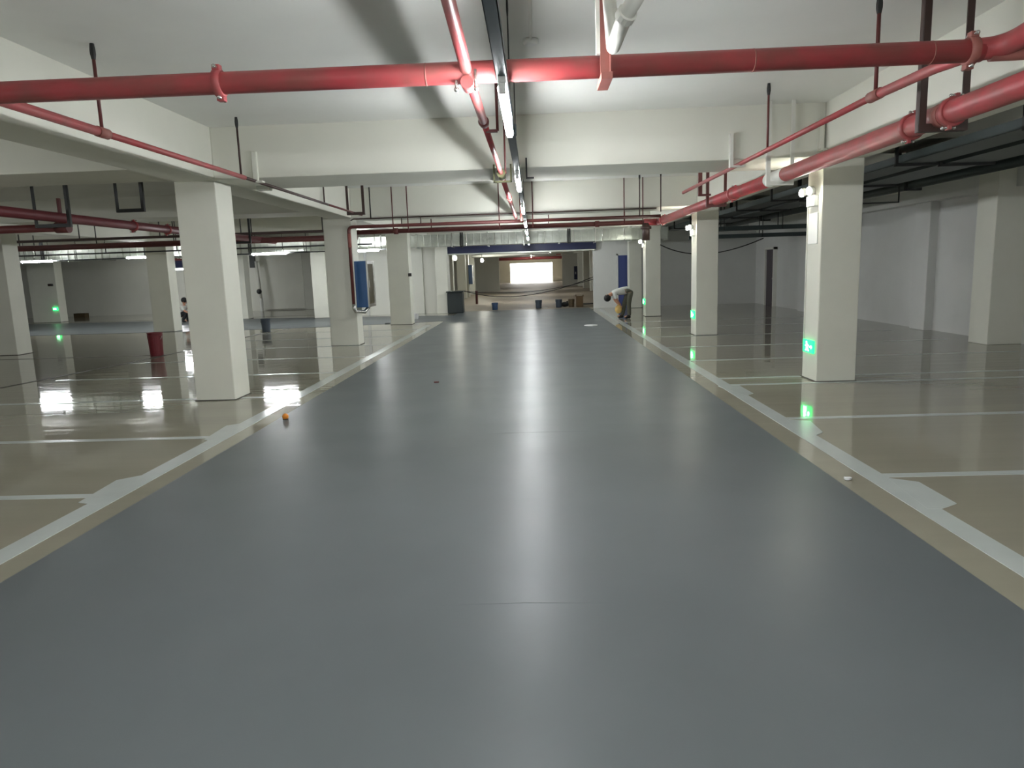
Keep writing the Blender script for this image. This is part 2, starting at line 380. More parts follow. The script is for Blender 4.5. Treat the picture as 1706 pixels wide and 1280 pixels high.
# front support angle with white upper half
X = atY(1010, 140, 4.1).x
a = MB(); a.box(X-.028, X+.028, 4.125, 4.132, 2.60, 3.15); a.box(X+.022, X+.028, 4.10, 4.155, 2.60, 3.15)
a.build('support_angle', 'dustred', fp)
a = MB(); a.box(X-.028, X+.028, 4.125, 4.132, 3.15, CZ); a.box(X+.022, X+.028, 4.10, 4.155, 3.15, CZ); a.box(X-.05, X-.028, 4.125, 4.16, 2.75, CZ)
tag(a.build('support_angle', 'whitemetal', fp), 'white painted upper part of the support angle')
MB().box(X-.03, X+.03, 4.05, 4.31, 2.60, 2.635).build('support_foot', 'dustred', fp)
# centre branch pipe, running along the aisle
cb = thing('fire_pipe', (-.34, 5, HP), 'thin red branch pipe running down the aisle beside the row of tube lights', 'pipe')
CX = -.34
MB().tube([(CX,.5,HP+.1),(CX,3.1,HP+.1),(CX,3.95,HP+.02),(CX,4.14,HP)], .033, 16).build('pipe', 'red', cb, smooth=True)
MB().tube([(CX,4.3,HP),(CX,5.6,HP)], .031, 16).build('pipe', 'red', cb, smooth=True)
MB().tube([(CX,5.6,HP),(CX,8.6,HP)], .025, 16).build('pipe', 'red', cb, smooth=True)
MB().tube([(CX,8.6,HP),(CX,15.85,HP)], .033, 16).build('pipe', 'red', cb, smooth=True)
MB().tube([(CX,3.05,HP+.1),(CX,3.19,HP+.095)], .042, 16).build('socket', 'plastic', cb, smooth=True)
MB().tube([(CX,5.53,HP),(CX,5.56,HP),(CX,5.65,HP),(CX,5.68,HP)], [.034,.042,.036,.028], 16).build('reducer', 'darkred', cb, smooth=True)
g = MB().tube([(CX,PY-.06,HP-.062),(CX,PY+.06,HP-.062)], .036, 14).build('saddle_clamp', 'red', cb, smooth=True)
a = MB(); a.tube([(CX-.06,PY-.05,HP-.05),(CX-.06,PY-.05,HP-.1)], .009, 8); a.ball((CX-.06,PY-.05,HP-.1), .015, 8); a.build('bolt', 'steel', g, smooth=True); a = MB(); a.tube([(CX+.05,PY-.06,HP),(CX+.05,PY-.06,HP-.1)], .009, 8); a.ball((CX+.05,PY-.06,HP-.1), .015, 8)
a.build('bolt', 'steel', g, smooth=True)
rod(cb, CX+.09, 5.84, HP-.02, CZ, .011, 'darkred'); rod(cb, CX+.05, 8.55, HP, CZ, .011, 'darkred')
MB().box(CX, CX+.09, 5.82, 5.86, HP-.03, HP-.01).build('hanger_arm', 'darkred', cb)
a = MB(); y = 8.7
a.box(CX-.1,CX+.12,y-.02,y+.02,HP-.08,HP-.06); a.box(CX-.1,CX-.08,y-.02,y+.02,HP-.08,HP+.13); a.box(CX+.1,CX+.12,y-.02,y+.02,HP-.08,HP+.13)
a.build('bracket', 'olive', cb)
MB().tube([(CX,8.45,HP),(CX,8.5,HP),(CX,8.56,HP),(CX,8.66,HP),(CX,8.72,HP),(CX,8.76,HP)], [.05,.05,.036,.036,.05,.05], 14).build('valve', 'olive', cb, smooth=True)
MB().tube([(CX,11.3,HP),(CX,11.4,HP)], .045, 14).build('socket', 'dustred', cb, smooth=True)
MB().tube([(CX+.12,15.3,HP-.1),(CX+.12,15.3,BZ+.3)], .03, 10).build('drop_pipe', 'dustred', cb, smooth=True)
# left branch
LBX = -3.43; LBH = 1.6+1.195
lb = thing('fire_pipe', (LBX, 7, LBH), 'thin red branch pipe sloping in view along the left beam, hung on short rods', 'pipe')
MB().tube([(LBX,1.5,LBH),(LBX,5.84,LBH)], .036, 16).build('pipe', 'red', lb, smooth=True)
MB().tube([(LBX,5.84,LBH),(LBX,8.7,LBH)], .027, 16).build('pipe', 'red', lb, smooth=True)
tag(MB().tube([(LBX,8.7,LBH),(LBX,12.2,LBH-.01)], .02, 12).build('pipe', 'rust', lb, smooth=True), 'dusty brown thinner far end of the pipe')
tag(MB().tube([(LBX,12.2,LBH-.01),(LBX,14.6,LBH-.01)], .018, 12).build('pipe', 'darkred', lb, smooth=True), 'dark red thinnest far end of the pipe')
MB().tube([(LBX,5.78,LBH),(LBX,5.92,LBH)], .042, 14).build('socket', 'dustred', lb, smooth=True)
rod(lb, LBX, 5.85, LBH, CZ, .014, 'darkred'); rod(lb, LBX, 8.6, LBH, CZ, .013, 'rust')
rod(lb, LBX, 12.0, LBH, CZ, .012, 'rust', False)
u_hanger(lb, LBX-.1, LBX+.2, 13.9, LBH-.05, m='rust', plates=False)
jb = thing('junction_box', (-3.75, 9.9, BZ-.03), 'small grey metal box under the left beam where the branch pipe thins', 'box')
p = atY(440, 313, 9.9)
MB().box(p.x-.09, p.x+.09, 9.85, 9.97, p.z-.035, p.z+.035).build('body', 'galv', jb, bevel=.006)
jb.location = (p.x, 9.9, p.z); 
for ch in [x for x in bpy.data.objects if x.parent == jb]: ch.location = Vector((-3.75,9.9,BZ-.03)) - Vector(jb.location)
MB().tube([(p.x, 9.9, p.z),(p.x, 9.9, BZ+.3)], .012, 8).build('stem', 'rust', jb)
# right branch
RBX = 2.57
rb = thing('fire_pipe', (RBX, 7, LBH-.01), 'thin red branch pipe above the main pipe on the right, hung on rods', 'pipe')
MB().tube([(2.5,PY,HP),(RBX,4.3,HP+.02),(RBX,4.8,LBH-.03),(RBX,5.6,LBH-.01)], .034, 16).build('pipe', 'red', rb, smooth=True)
MB().tube([(RBX,5.6,LBH-.01),(RBX,12.4,LBH-.01)], .026, 16).build('pipe', 'red', rb, smooth=True)
MB().tube([(RBX,5.52,LBH-.01),(RBX,5.68,LBH-.01)], .041, 14).build('socket', 'dustred', rb, smooth=True)
rod(rb, RBX, 5.6, LBH, CZ, .015, 'darkred'); rod(rb, RBX, 8.05, LBH, CZ, .013, 'darkred')
a = MB(); y = 9.0; xx = atY(1219, 250, 9.05).x
a.box(xx-.02, xx+.02, 9.04, 9.1, LBH-.03, BZ+.3); a.box(xx-.02, xx+.16, 9.04, 9.1, LBH-.05, LBH-.03)
tag(a.build('angle_hanger', 'whitemetal', rb), 'white painted angle hanger on the beam face')
# right main pipe
MX = 3.0; MH = 1.6+1.0
rm = thing('fire_pipe', (MX, 8, MH), 'thickest red main pipe running away along the right row of columns', 'pipe')
MB().tube([(MX,1.5,MH),(MX,8.7,MH)], .082, 24).build('pipe', 'red', rm, smooth=True)
tag(MB().tube([(MX,8.7,MH),(MX,9.3,MH)], .084, 24).build('pipe', 'whitemetal', rm, smooth=True), 'white painted length of the pipe at the beam')
MB().tube([(MX,9.3,MH),(MX,17.3,MH)], .082, 24).build('pipe', 'red', rm, smooth=True)
coupling(rm, (MX,5.9,MH), (0,1,0), .082); coupling(rm, (MX,5.35,MH), (0,1,0), .082); coupling(rm, (MX,10.9,MH), (0,1,0), .082)
coupling(rm, (MX,16.6,MH), (0,1,0), .082)
tag(MB().tube([(MX,5.42,MH),(MX,5.5,MH)], .086, 20).build('band', 'dustred', rm, smooth=True), 'pale dusty strap around the pipe')
u_hanger(rm, MX-.13, MX+.17, 5.5, MH-.1, w=.05)
u_hanger(rm, MX-.14, MX+.14, 8.9, MH-.1, m='whitemetal', plates=False)
u_hanger(rm, MX-.14, MX+.14, 11.9, MH-.1, m='darkred', plates=False)
MB().box(MX-.3, MX-.24, 11.85, 11.9, MH+.1, CZ).build('hanger_upright', 'darkred', rm)
MB().box(MX-.3, MX-.1, 11.85, 11.9, MH+.07, MH+.1).build('hanger_crossbar', 'darkred', rm)
MB().tube([(MX-.3,17.25,MH-.02),(MX-.3,17.25,MH-.42)], .09, 14).build('drop_stub', 'rust', rm, smooth=True)
MB().tube([(MX-.3,17.25,MH-.1),(MX-.3,17.25,MH-.16)], .13, 14).build('stub_flange', 'rust', rm, smooth=True)
MB().tube([(MX,17.25,MH),(MX-.35,17.25,MH)], .082, 14).build('cross_piece', 'red', rm, smooth=True)
rod(rm, MX-.75, 15.2, MH, CZ, .012, 'rust'); rod(rm, MX-.4, 14.7, MH+.05, CZ, .012, 'rust')
# transverse pipes behind beam two
tu = thing('fire_pipe', (0, 15.85, 2.64), 'upper of two thin red pipes crossing above the opening, riser beside blue cabinet', 'pipe')
ux = atY(585.5, 450, 15.85).x
MB().tube(bend((2.8,15.85,2.64),(ux,15.85,2.64),(ux,15.85,.85),.1), .036, 14).build('pipe', 'darkred', tu, smooth=True)
MB().tube([(ux,15.85,.95),(ux,15.85,.85),(ux+.03,15.87,.78),(ux+.2,16.0,.76),(ux+.25,16.2,.86)], .04, 12).build('foot_bend', 'steel', tu, smooth=True)
MB().tube([(ux,15.85,2.5),(ux,15.85,2.2)], .04, 14).build('upper_sleeve', 'dustred', tu, smooth=True)
for px in (655, 680, 832, 888, 1040, 1071): rod(tu, atY(px, 375, 15.85).x, 15.85, 2.5, CZ, .012, 'darkred', False)
tl = thing('fire_pipe', (0, 17.25, 2.6), 'lower of the two red pipes crossing above the opening, in front of the metal duct', 'pipe')
MB().tube([(-4.3,17.25,2.6),(2.88,17.25,2.6)], .055, 14).build('pipe', 'darkred', tl, smooth=True)
MB().tube([(-3.3,17.25,2.6),(-3.2,17.25,2.6)], .075, 14).build('coupling', 'darkred', tl, smooth=True)
MB().tube([(1.5,17.25,2.6),(1.6,17.25,2.6)], .075, 14).build('coupling', 'darkred', tl, smooth=True)
for x in (-2.4, 0.4, 2.2): rod(tl, x, 17.25, 2.6, CZ, .012, 'darkred', False)
th = thing('conduit', (0, 17.4, 2.9), 'thin dark conduit above the two crossing red pipes', 'conduit')
MB().tube([(-4.0,15.95,2.79),(-3.9,15.8,2.805),(2.7,15.8,2.805)], .014, 8).build('conduit_run', 'rust', th, smooth=True)
for px in (617,): rod(th, atY(px, 350, 15.8).x, 15.8, 2.805, CZ, .014, 'black', False)
for px in (668, 700): rod(th, atY(px, 350, 15.8).x, 15.8, 2.66, 2.81, .012, 'rust', False)
# left bay pipes
lm = thing('fire_pipe', (-7.2, 14, 2.6), 'dark red main pipe running away through the dim left bay', 'pipe')
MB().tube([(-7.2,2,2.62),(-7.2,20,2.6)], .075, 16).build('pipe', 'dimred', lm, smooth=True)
coupling(lm, (-7.2,12.9,2.6), (0,1,0), .075); coupling(lm, (-7.2,14.1,2.6), (0,1,0), .075)
MB().tube([(-7.2,10.9,2.6),(-7.2,10.9,2.9)], .03, 8).build('stub', 'darkred', lm)
u_hanger(lm, -7.45, -6.95, 10.7, 2.46, m='black', plates=False)
u_hanger(lm, -7.45, -6.95, 17.6, 2.46, m='black', plates=False)
lt = thing('fire_pipe', (-10, 11.0, 2.46), 'dark red pipe crossing the left bay low, below the main pipe', 'pipe')
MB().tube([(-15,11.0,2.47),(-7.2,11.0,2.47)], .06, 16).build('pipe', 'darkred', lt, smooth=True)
MB().tube([(-7.35,11.0,2.47),(-7.15,11.0,2.47)], .085, 14).build('coupling', 'darkred', lt, smooth=True)
for x in (-12.5,-10.2,-8.6): rod(lt, x, 11.0, 2.47, CZ, .012, 'black', False)
uh = thing('empty_hanger', (-6.2, 11, 2.65), 'empty black U shaped hanger below the left bay ceiling, before the nearest column', 'hanger')
u_hanger(uh, atY(195,340,11).x, atY(237,340,11).x, 11.0, atY(215,353,11).z, m='black', plates=False)
for i, (Y, H, x0, x1, r, lab) in enumerate((
    (18.2, 2.72, -17, -4.6, .035, 'dark thin pipe crossing the left bay high under the ceiling'),
    (18.9, 2.58, -17, -4.6, .075, 'thick dark pipe crossing the left bay, above the far tube lights'),
    (20.6, 2.46, -22, -4.6, .022, 'slim black cable pipe crossing the left bay lowest'))):
    t = thing('service_pipe', ((x0+x1)/2, Y, H), lab, 'pipe')
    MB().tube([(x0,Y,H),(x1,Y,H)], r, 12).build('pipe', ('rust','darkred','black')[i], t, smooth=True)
    for k in range(6): rod(t, x0+1.2+k*2.1, Y, H, CZ, .014, 'black', False)
    MB().tube([(x0+3,Y,H),(x0+3.12,Y,H)], r*1.35, 12).build('coupling', 'rust', t)
# ------------------------------------------------------------------ cable trays in the right bay
def cable_tray(x0, x1, y0, y1, z, label, solid=True, rungs=10):
    t = thing('cable_tray', ((x0+x1)/2, (y0+y1)/2, z), label, 'cable tray')
    if y1-y0 > x1-x0:
        MB().box(x0, x0+.02, y0, y1, z, z+.1).build('side_rail', 'tray', t); MB().box(x1-.02, x1, y0, y1, z, z+.1).build('side_rail', 'tray', t)
        MB().box(x0, x1, y0, y1, z-.006, z).build('bottom_sheet', 'tray', t)
        q = MB(); r_ = random.Random(int(x0*10))
        for k in range(5):
            xx = x0+.06+k*(x1-x0-.12)/4
            q.tube([(xx+r_.uniform(-.02,.02), y0+j*(y1-y0)/12, z+.03+r_.uniform(0,.03)) for j in range(13)], .018, 6)
        q.build('cables', 'rubber', t, smooth=True)['kind'] = 'stuff'
        yy = y0+.8
        while yy < y1:
            u_hanger(t, x0-.03, x1+.03, yy, z-.03, m='black', w=.035, plates=False); yy += 2.4
    else:
        MB().box(x0, x1, y0, y0+.02, z, z+.1).build('side_rail', 'tray', t); MB().box(x0, x1, y1-.02, y1, z, z+.1).build('side_rail', 'tray', t)
        MB().box(x0, x1, y0, y1, z-.006, z).build('bottom_sheet', 'tray', t)
        xx = x0+.5
        while xx < x1: rod(t, xx, y0, z, CZ, .012, 'black', False); rod(t, xx, y1, z, CZ, .012, 'black', False); xx += 1.5
    return t
cable_tray(4.7, 5.15, 1.5, 26, 2.77, 'dark steel cable tray closest to the right columns, running away under the ceiling')
cable_tray(5.25, 5.85, 1.5, 25, 2.75, 'wider dark cable tray beside it, farther from the right columns')
cable_tray(4.5, 8.4, 19.0, 19.35, 2.42, 'upper dark tray crossing to the right wall behind the second column')
cable_tray(4.5, 8.3, 20.6, 20.9, 2.28, 'lower dark tray crossing to the right wall behind the second column')
t = thing('service_pipe', (6.5, 14.5, 2.5), 'dark thin pipe frame hanging in the right bay behind the nearest right column', 'pipe')
a0 = atY(1497, 335, 12.6); 
MB().tube([(4.6,12.6,a0.z-.02),(a0.x,12.6,a0.z-.02),(a0.x,12.6,CZ)], .016, 8).build('pipe', 'black', t, smooth=True)
MB().tube([(5.35,12.6,a0.z-.02),(5.35,12.6,a0.z+.22)], .014, 8).build('stub', 'black', t)
MB().box(5.25,5.45,12.55,12.65,a0.z-.05,a0.z).build('clamp', 'black', t)
t = thing('service_pipe', (6.2, 16, 2.9), 'green black thick pipe running away in the dim right bay', 'pipe')
MB().tube([(6.7,3,2.85),(6.7,25,2.85)], .09, 14).build('pipe', 'tray', t, smooth=True)
for y in (6, 9.3, 13, 17, 21): u_hanger(t, 6.58, 6.82, y, 2.74, m='black', plates=False)
# ------------------------------------------------------------------ hanging light channel and tube lights
LX = -.13; LZ = 1.6+.955
ch = thing('light_channel', (LX, 12, LZ), 'long blue grey steel channel carrying the row of tube lights', 'channel')
q = MB(); q.box(LX-.028, LX+.028, .6, 27.2, LZ, LZ+.004); q.box(LX-.028, LX-.024, .6, 27.2, LZ, LZ+.05); q.box(LX+.024, LX+.028, .6, 27.2, LZ, LZ+.05)
q.build('channel', 'channel', ch)
for y in (1.8, 5.3, 7.0, 10.3, 13.2, 18, 21, 25): rod(ch, LX, y, LZ, CZ, .005, 'black')
MB().box(LX-.04, LX+.04, 5.2, 5.34, LZ-.005, LZ+.055).build('channel_joint', 'channel', ch, bevel=.005)
proto = thing('tube_light', (LX, 4.36, LZ), 'nearest lit white tube light over the lane, hanging under the channel', 'light')
hb = MB(); hb.box(LX-.02, LX+.02, 4.36-.63, 4.36+.63, LZ-.03, LZ); hb.build('batten', 'plastic', proto, bevel=.004)
MB().tube([(LX,4.36-.6,LZ-.055),(LX,4.36+.6,LZ-.055)], .024, 12).build('tube', 'tube', proto, smooth=True)
for s in (-1, 1): MB().box(LX-.018, LX+.018, 4.36+s*.6, 4.36+s*.625, LZ-.08, LZ-.02).build('end_cap', 'plastic', proto, bevel=.003)
names = {0.7:'lit tube light over the lane just behind the viewer', 7.8:'second lit tube light from the viewer along the central channel', 11.15:'third lit tube light from the viewer along the central channel',
 14.9:'fourth lit tube light from the viewer, just before the crossing pipes', 18.2:'fifth lit tube light from the viewer, beyond the crossing pipes', 21.8:'sixth lit tube light from the viewer, before the duct',
 -3.5:'lit tube light over the lane well behind the viewer', -8.5:'farthest lit tube light behind the viewer', 26.2:'lit tube light by the opening, behind the duct'}
for y, l in names.items(): copy_tree(proto, (LX, y, LZ), l)
for y, l in ((35,'first lit tube light inside the tunnel'),(44,'second lit tube light inside the tunnel, seen above the daylight'),(56,'third lit tube light inside the tunnel'),(68,'fourth lit tube light inside the tunnel')):
    c = copy_tree(proto, (LX, y, CZ-.75), l)
    MB().tube([(LX,y-.4,CZ-.75),(LX,y-.4,CZ)], .005, 6).build('suspension', 'black', c); MB().tube([(LX,y+.4,CZ-.75),(LX,y+.4,CZ)], .005, 6).build('suspension', 'black', c)
def cross_light(x, y, z, label, L=1.15):
    t = thing('tube_light', (x, y, z), label, 'light')
    MB().box(x-L/2, x+L/2, y-.02, y+.02, z, z+.03).build('batten', 'plastic', t, bevel=.004)
    MB().tube([(x-L/2+.03,y,z-.025),(x+L/2-.03,y,z-.025)], .03, 12).build('tube', 'tube', t, smooth=True)
    for s in (-1, 1):
        MB().box(x+s*L/2-.012, x+s*L/2+.012, y-.018, y+.018, z-.05, z).build('end_cap', 'plastic', t)
        MB().tube([(x+s*L*.38,y,z+.03),(x+s*L*.38,y,CZ)], .006, 6).build('suspension', 'black', t)
    return t
for px, py, Y, lab, L in ((449, 423, 23.6, 'wide lit tube light between the nearest left column and the blue cabinet', 1.2),
    (239, 429, 23.6, 'lit tube light in the left bay above the maroon bin', 1.15),
    (62, 436, 23.6, 'leftmost lit tube light, beside the column at the left edge', 1.1),
    (603, 418, 23.4, 'lit tube light partly hidden by the column with the blue cabinet', 1.15),
    (290, 449, 31.5, 'small far tube light under the blue panel on the far left wall', 1.0)):
    p = atY(px, py, Y); cross_light(p.x, Y, p.z+.025, lab, L)
cross_light(2.9, -2.5, 2.6, 'added fill tube light, unseen, right of the lane behind the viewer', 1.2)  # unseen fill, added to brighten the near lane and columns from behind
cross_light(-3, -2.5, 2.6, 'added fill tube light, unseen, left of the lane behind the viewer', 1.2)  # its counterpart on the left, also added out of view as fill
cross_light(-9, 4.5, 2.5, 'added fill tube light, unseen, in the left bay outside the picture on the left', 1.2)  # out of frame, added to light the left bay
cross_light(-13, -4.5, 2.5, 'added fill tube light, unseen, in the left bay behind the viewer', 1.2)  # added behind the camera as more fill for the left bay
cross_light(-19, 14, 2.5, 'added fill tube light, unseen, far out in the left bay', 1.2)  # out of frame, added to lift the far left bay
cross_light(7, -5.5, 2.5, 'added fill tube light, unseen, in the right bay behind the viewer', 1.2)  # added behind the camera as fill for the right bay
t = thing('lamp_rail', (-11, 23.75, 2.42), 'thin dark rail crossing behind the tube lights in the left bay', 'rail')
MB().box(-18.5, -4.6, 23.7, 23.76, 2.38, 2.42).build('rail', 'black', t)
for x in (-18,-15.3,-12.8,-10.2,-7.5,-5): rod(t, x, 23.73, 2.42, CZ, .01, 'black', False)
# ------------------------------------------------------------------ galvanised duct
du = thing('air_duct', (-7, 24.9, 2.5), 'long dull silver sheet metal duct crossing the hall in front of the back wall', 'duct')
x = -18.6; i = 0; rr = random.Random(8)
while x < 3.55:
    L = 1.22; z0, z1 = 2.46, 2.86
    if x < -11: z0, z1 = 2.42, 2.84
    q = MB().box(x+.015, x+L-.015, 24.6, 25.3, z0, z1)
    q = q.build('duct_section', 'galv', du, bevel=.004)
    for k in range(1, 5): MB().box(x+L*k/5-.018, x+L*k/5+.018, 24.575, 24.6, z0, z1).build('stiffener', 'steel' if (k+i) % 3 == 0 else 'galv', q, bevel=.006)
    MB().box(x-.02, x+.02, 24.56, 25.34, z0-.04, z1+.04).build('duct_flange', 'steel' if i % 2 else 'galv', du)
    if i % 3 == 1: u_hanger(du, x+.3, x+.36, 24.55, z0-.05, m='black', plates=False)
    x += L; i += 1
MB().box(x-.02, x+.02, 24.56, 25.34, 2.42, 2.9).build('duct_flange', 'galv', du)
# ------------------------------------------------------------------ hose cabinet
def cabinet(x0, x1, y0, y1, z0, z1, label):
    t = thing('hose_cabinet', ((x0+x1)/2, (y0+y1)/2, z0), label, 'cabinet')
    MB().box(x0, x1, y0, y1, z0, z1).build('body', 'blue', t, bevel=.01)
    d = MB(); X = x1
    d.box(X, X+.03, y0+.01, y0+.07, z0, z1); d.box(X, X+.03, y1-.07, y1-.01, z0, z1); d.box(X, X+.03, y0+.07, y1-.07, z1-.07, z1); d.box(X, X+.03, y0+.07, y1-.07, z0, z0+.07)
    dd = d.build('door', 'steel', t, bevel=.003)
    MB().box(X+.005, X+.018, y0+.07, y1-.07, z0+.07, z1-.07).build('pane', 'glass', dd)
    MB().tube([(X+.05,y0+.05,(z0+z1)/2-.08),(X+.05,y0+.05,(z0+z1)/2+.08)], .012, 8).build('handle', 'steel', dd)
    return t
cabinet(-4.03, -3.77, 16.08, 16.82, .86, 1.9, 'blue wall hose cabinet with metal framed glass door on a white column')
cabinet(-3.93, -3.7, 43.5, 44.2, .8, 1.95, 'distant dark blue hose cabinet inside the tunnel on the left')
t = thing('cabinet_post', (-4.0, 43.8, 0), 'pale square post inside the tunnel carrying the distant blue cabinet', 'post')
MB().box(-4.2, -3.93, 43.6, 44.1, 0, CZ).build('shaft', 'column', t, bevel=.01)
# ------------------------------------------------------------------ emergency lamps and exit signs on the right columns
def twin_lamp(X, Y, z, label):
    t = thing('emergency_lamp', (X, Y, z), label, 'light')
    MB().box(X-.06, X, Y-.13, Y+.13, z-.16, z-.02).build('housing', 'plastic', t, bevel=.01)
    for s in (-1, 1):
        h = MB().tube([(X-.03,Y+s*.09,z-.02),(X-.06,Y+s*.1,z+.03)], .014, 8).build('lamp_arm', 'plastic', t)
        c = MB().tube([(X-.05,Y+s*.1,z+.04),(X-.08,Y+s*.11,z+.04),(X-.12,Y+s*.12,z+.03)], [.03,.05,.055], 14).build('lamp_cup', 'plastic', t, smooth=True)
        MB().ball((X-.125,Y+s*.125,z+.028), .052, 12, (.6,1,1)).build('lens', 'lamp', c, smooth=True)
    return t
def exit_sign(X, Y, z, label, w=.34, h=.17, face=-1):
    t = thing('exit_sign', (X, Y, z), label, 'sign')
    x0 = X+face*.03
    MB().box(min(X,x0), max(X,x0), Y-w/2, Y+w/2, z-h/2, z+h/2).build('frame', 'green', t, bevel=.004)
    # running figure and arrow in pale light
    a = MB(); xa, xb = x0+face*.004, x0
    def bx(u0, u1, v0, v1): a.box(xa, xb, Y+u0, Y+u1, z+v0, z+v1)
    bx(.02,.055,.035,.065); bx(.0,.04,-.02,.032); bx(-.035,.0,.005,.02); bx(.04,.075,.0,.014); bx(-.02,.012,-.045,-.02); bx(-.045,-.02,-.06,-.045); bx(.03,.05,-.06,-.02); bx(.05,.07,-.06,-.048)
    bx(-.13,-.07,-.008,.008)
    n = len(a.v); a.v += [Vector((xa,Y-.12,z+.03)),Vector((xa,Y-.155,z)),Vector((xa,Y-.12,z-.03))]; a.f.append((n,n+1,n+2))
    a.build('pictogram', 'greenwhite', t)
    return t
p = atX(1345, 330, 3.77); twin_lamp(3.69, 9.6, 2.44, 'bright twin head emergency lamp on the nearest right column')
twin_lamp(3.60, 16.2, 2.36, 'bright emergency lamp on the second right column')
twin_lamp(3.50, 22.7, 2.3, 'small bright emergency lamp on the third right column')
exit_sign(3.69, 9.6, .45, 'green lit exit sign low on the nearest right column')
exit_sign(3.60, 16.2, .46, 'green lit exit sign low on the second right column')
exit_sign(3.50, 22.7, .46, 'tiny green lit exit sign low on the third right column')
p = atY(92, 515, 29.95)
t = thing('exit_sign', (p.x, 29.97, p.z), 'small green lit sign on the far left pale column', 'sign')
MB().box(p.x-.1, p.x+.1, 29.93, 30.0, p.z-.07, p.z+.07).build('frame', 'green', t, bevel=.01); MB().box(p.x-.06, p.x+.06, 29.92, 29.93, p.z-.03, p.z+.03).build('pictogram', 'greenwhite', t)
p = atY(84, 475, 29.95)
t = thing('wall_box', (p.x, 29.97, p.z), 'small dark box above the green sign on the far left column', 'box'); MB().box(p.x-.09, p.x+.09, 29.9, 30.0, p.z-.05, p.z+.05).build('body', 'black', t, bevel=.01); MB().box(p.x-.05,p.x+.05,29.89,29.9,p.z-.02,p.z+.02).build('face', 'rust', t)
p = atY(683, 458, 22.2)
t = thing('wall_switch', (p.x, 22.18, p.z), 'tiny black switch box on the third left column', 'switch'); MB().box(p.x-.05, p.x+.05, 22.15, 22.21, p.z-.05, p.z+.05).build('body', 'black', t, bevel=.006); MB().box(p.x-.02,p.x+.02,22.14,22.15,p.z-.02,p.z+.02).build('rocker', 'rust', t)
# box with thin outline under the lamp on the nearest right column
t = thing('wall_box', (3.68, 9.6, 2.0), 'white flush panel under the twin lamp on the nearest right column', 'panel')
MB().box(3.675, 3.692, 9.45, 9.75, 1.8, 2.2).build('cover', 'plastic', t, bevel=.004); MB().tube([(3.68,9.8,.5),(3.68,9.8,2.3)], .008, 8).build('conduit', 'whitemetal', t)
# small ceiling fitting with conduit above the lane
p = atZ(884, 66, CZ)
t = thing('ceiling_fitting', (p.x, p.y, CZ), 'small round white ceiling fitting with a conduit, right of the light channel', 'ceiling fitting')
MB().lathe((p.x,p.y,CZ-.045), [(.05,0),(.065,.015),(.065,.045)], 18).build('base', 'plastic', t, smooth=True)
MB().tube([(p.x,p.y-3,CZ-.012),(p.x,p.y,CZ-.012)], .012, 8).build('conduit', 'whitemetal', t)
t = thing('white_pipe', (.7, 3.4, 3.2), 'white painted pipe at the ceiling beside the front support angle', 'pipe')
MB().tube([atY(1072,-25,3.15), atY(1040,30,3.3), atY(1022,78,3.75), Vector((atY(1020,80,3.9).x, 4.3, CZ-.02))], .035, 14).build('pipe', 'whitemetal', t, smooth=True)
MB().tube([atY(1046,20,3.27), atY(1040,30,3.3)], .045, 14).build('socket', 'whitemetal', t)
hk = atY(877, 280, 9.08)
t = thing('wall_bracket', tuple(hk), 'small black L bracket on the beam face right of the second tube light', 'bracket')
a = MB(); a.box(hk.x-.01, hk.x+.01, 9.06, 9.1, hk.z-.13, hk.z+.12); a.box(hk.x-.01, hk.x+.09, 9.06, 9.1, hk.z-.13, hk.z-.11); a.build('bracket', 'black', t)
for px, py, lab in ((425, 275, 'white painted hanger strip on the near beam face, left of centre'), (1368, 220, 'white painted hanger strip on the near beam face, at the right')):
    p = atY(px, py, 9.08); t = thing('painted_hanger', tuple(p), lab, 'hanger')
    MB().box(p.x-.03, p.x+.03, 9.05, 9.1, p.z-.2, p.z+.16).build('strip', 'beam', t, bevel=.004); MB().box(p.x-.03,p.x+.1,9.0,9.1,p.z-.22,p.z-.2).build('foot', 'beam', t)
# ------------------------------------------------------------------ blue panel on the far left wall
p = atY(306, 436, 34.6)
t = thing('fascia_band', (p.x, 34.6, p.z), 'navy panel with red top on the far left wall, cut by the nearest column', 'band')
MB().box(p.x-.75, p.x+1.6, 34.55, 34.95, p.z-.28, p.z+.05).build('panel', 'navy', t); tag(MB().box(p.x-.75, p.x+1.6, 34.5, 34.95, p.z+.05, p.z+.25).build('top_strip', 'darkred', t), 'dark red top strip')
p = atY(428, 470, 34.3)
t = thing('riser_pipe', (p.x, 34.4, 0), 'slim white riser pipe with dark valves at the far left wall', 'pipe')
MB().tube([(p.x+.1,34.4,.6),(p.x,34.4,2.4)], .07, 12).build('pipe', 'whitemetal', t, smooth=True); MB().tube([(p.x-.5,34.4,2.35),(p.x,34.4,2.35)], .05, 10).build('side_pipe', 'whitemetal', t, smooth=True)
MB().ball((p.x+.05,34.35,.95), .13, 10).build('valve', 'black', t, smooth=True); MB().box(p.x-.3,p.x-.05,34.35,34.5,2.1,2.7).build('bracket', 'black', t)
MB().tube([(p.x+.1,34.4,0),(p.x+.1,34.4,.6)], .08, 10).build('base', 'wall_grey', t)
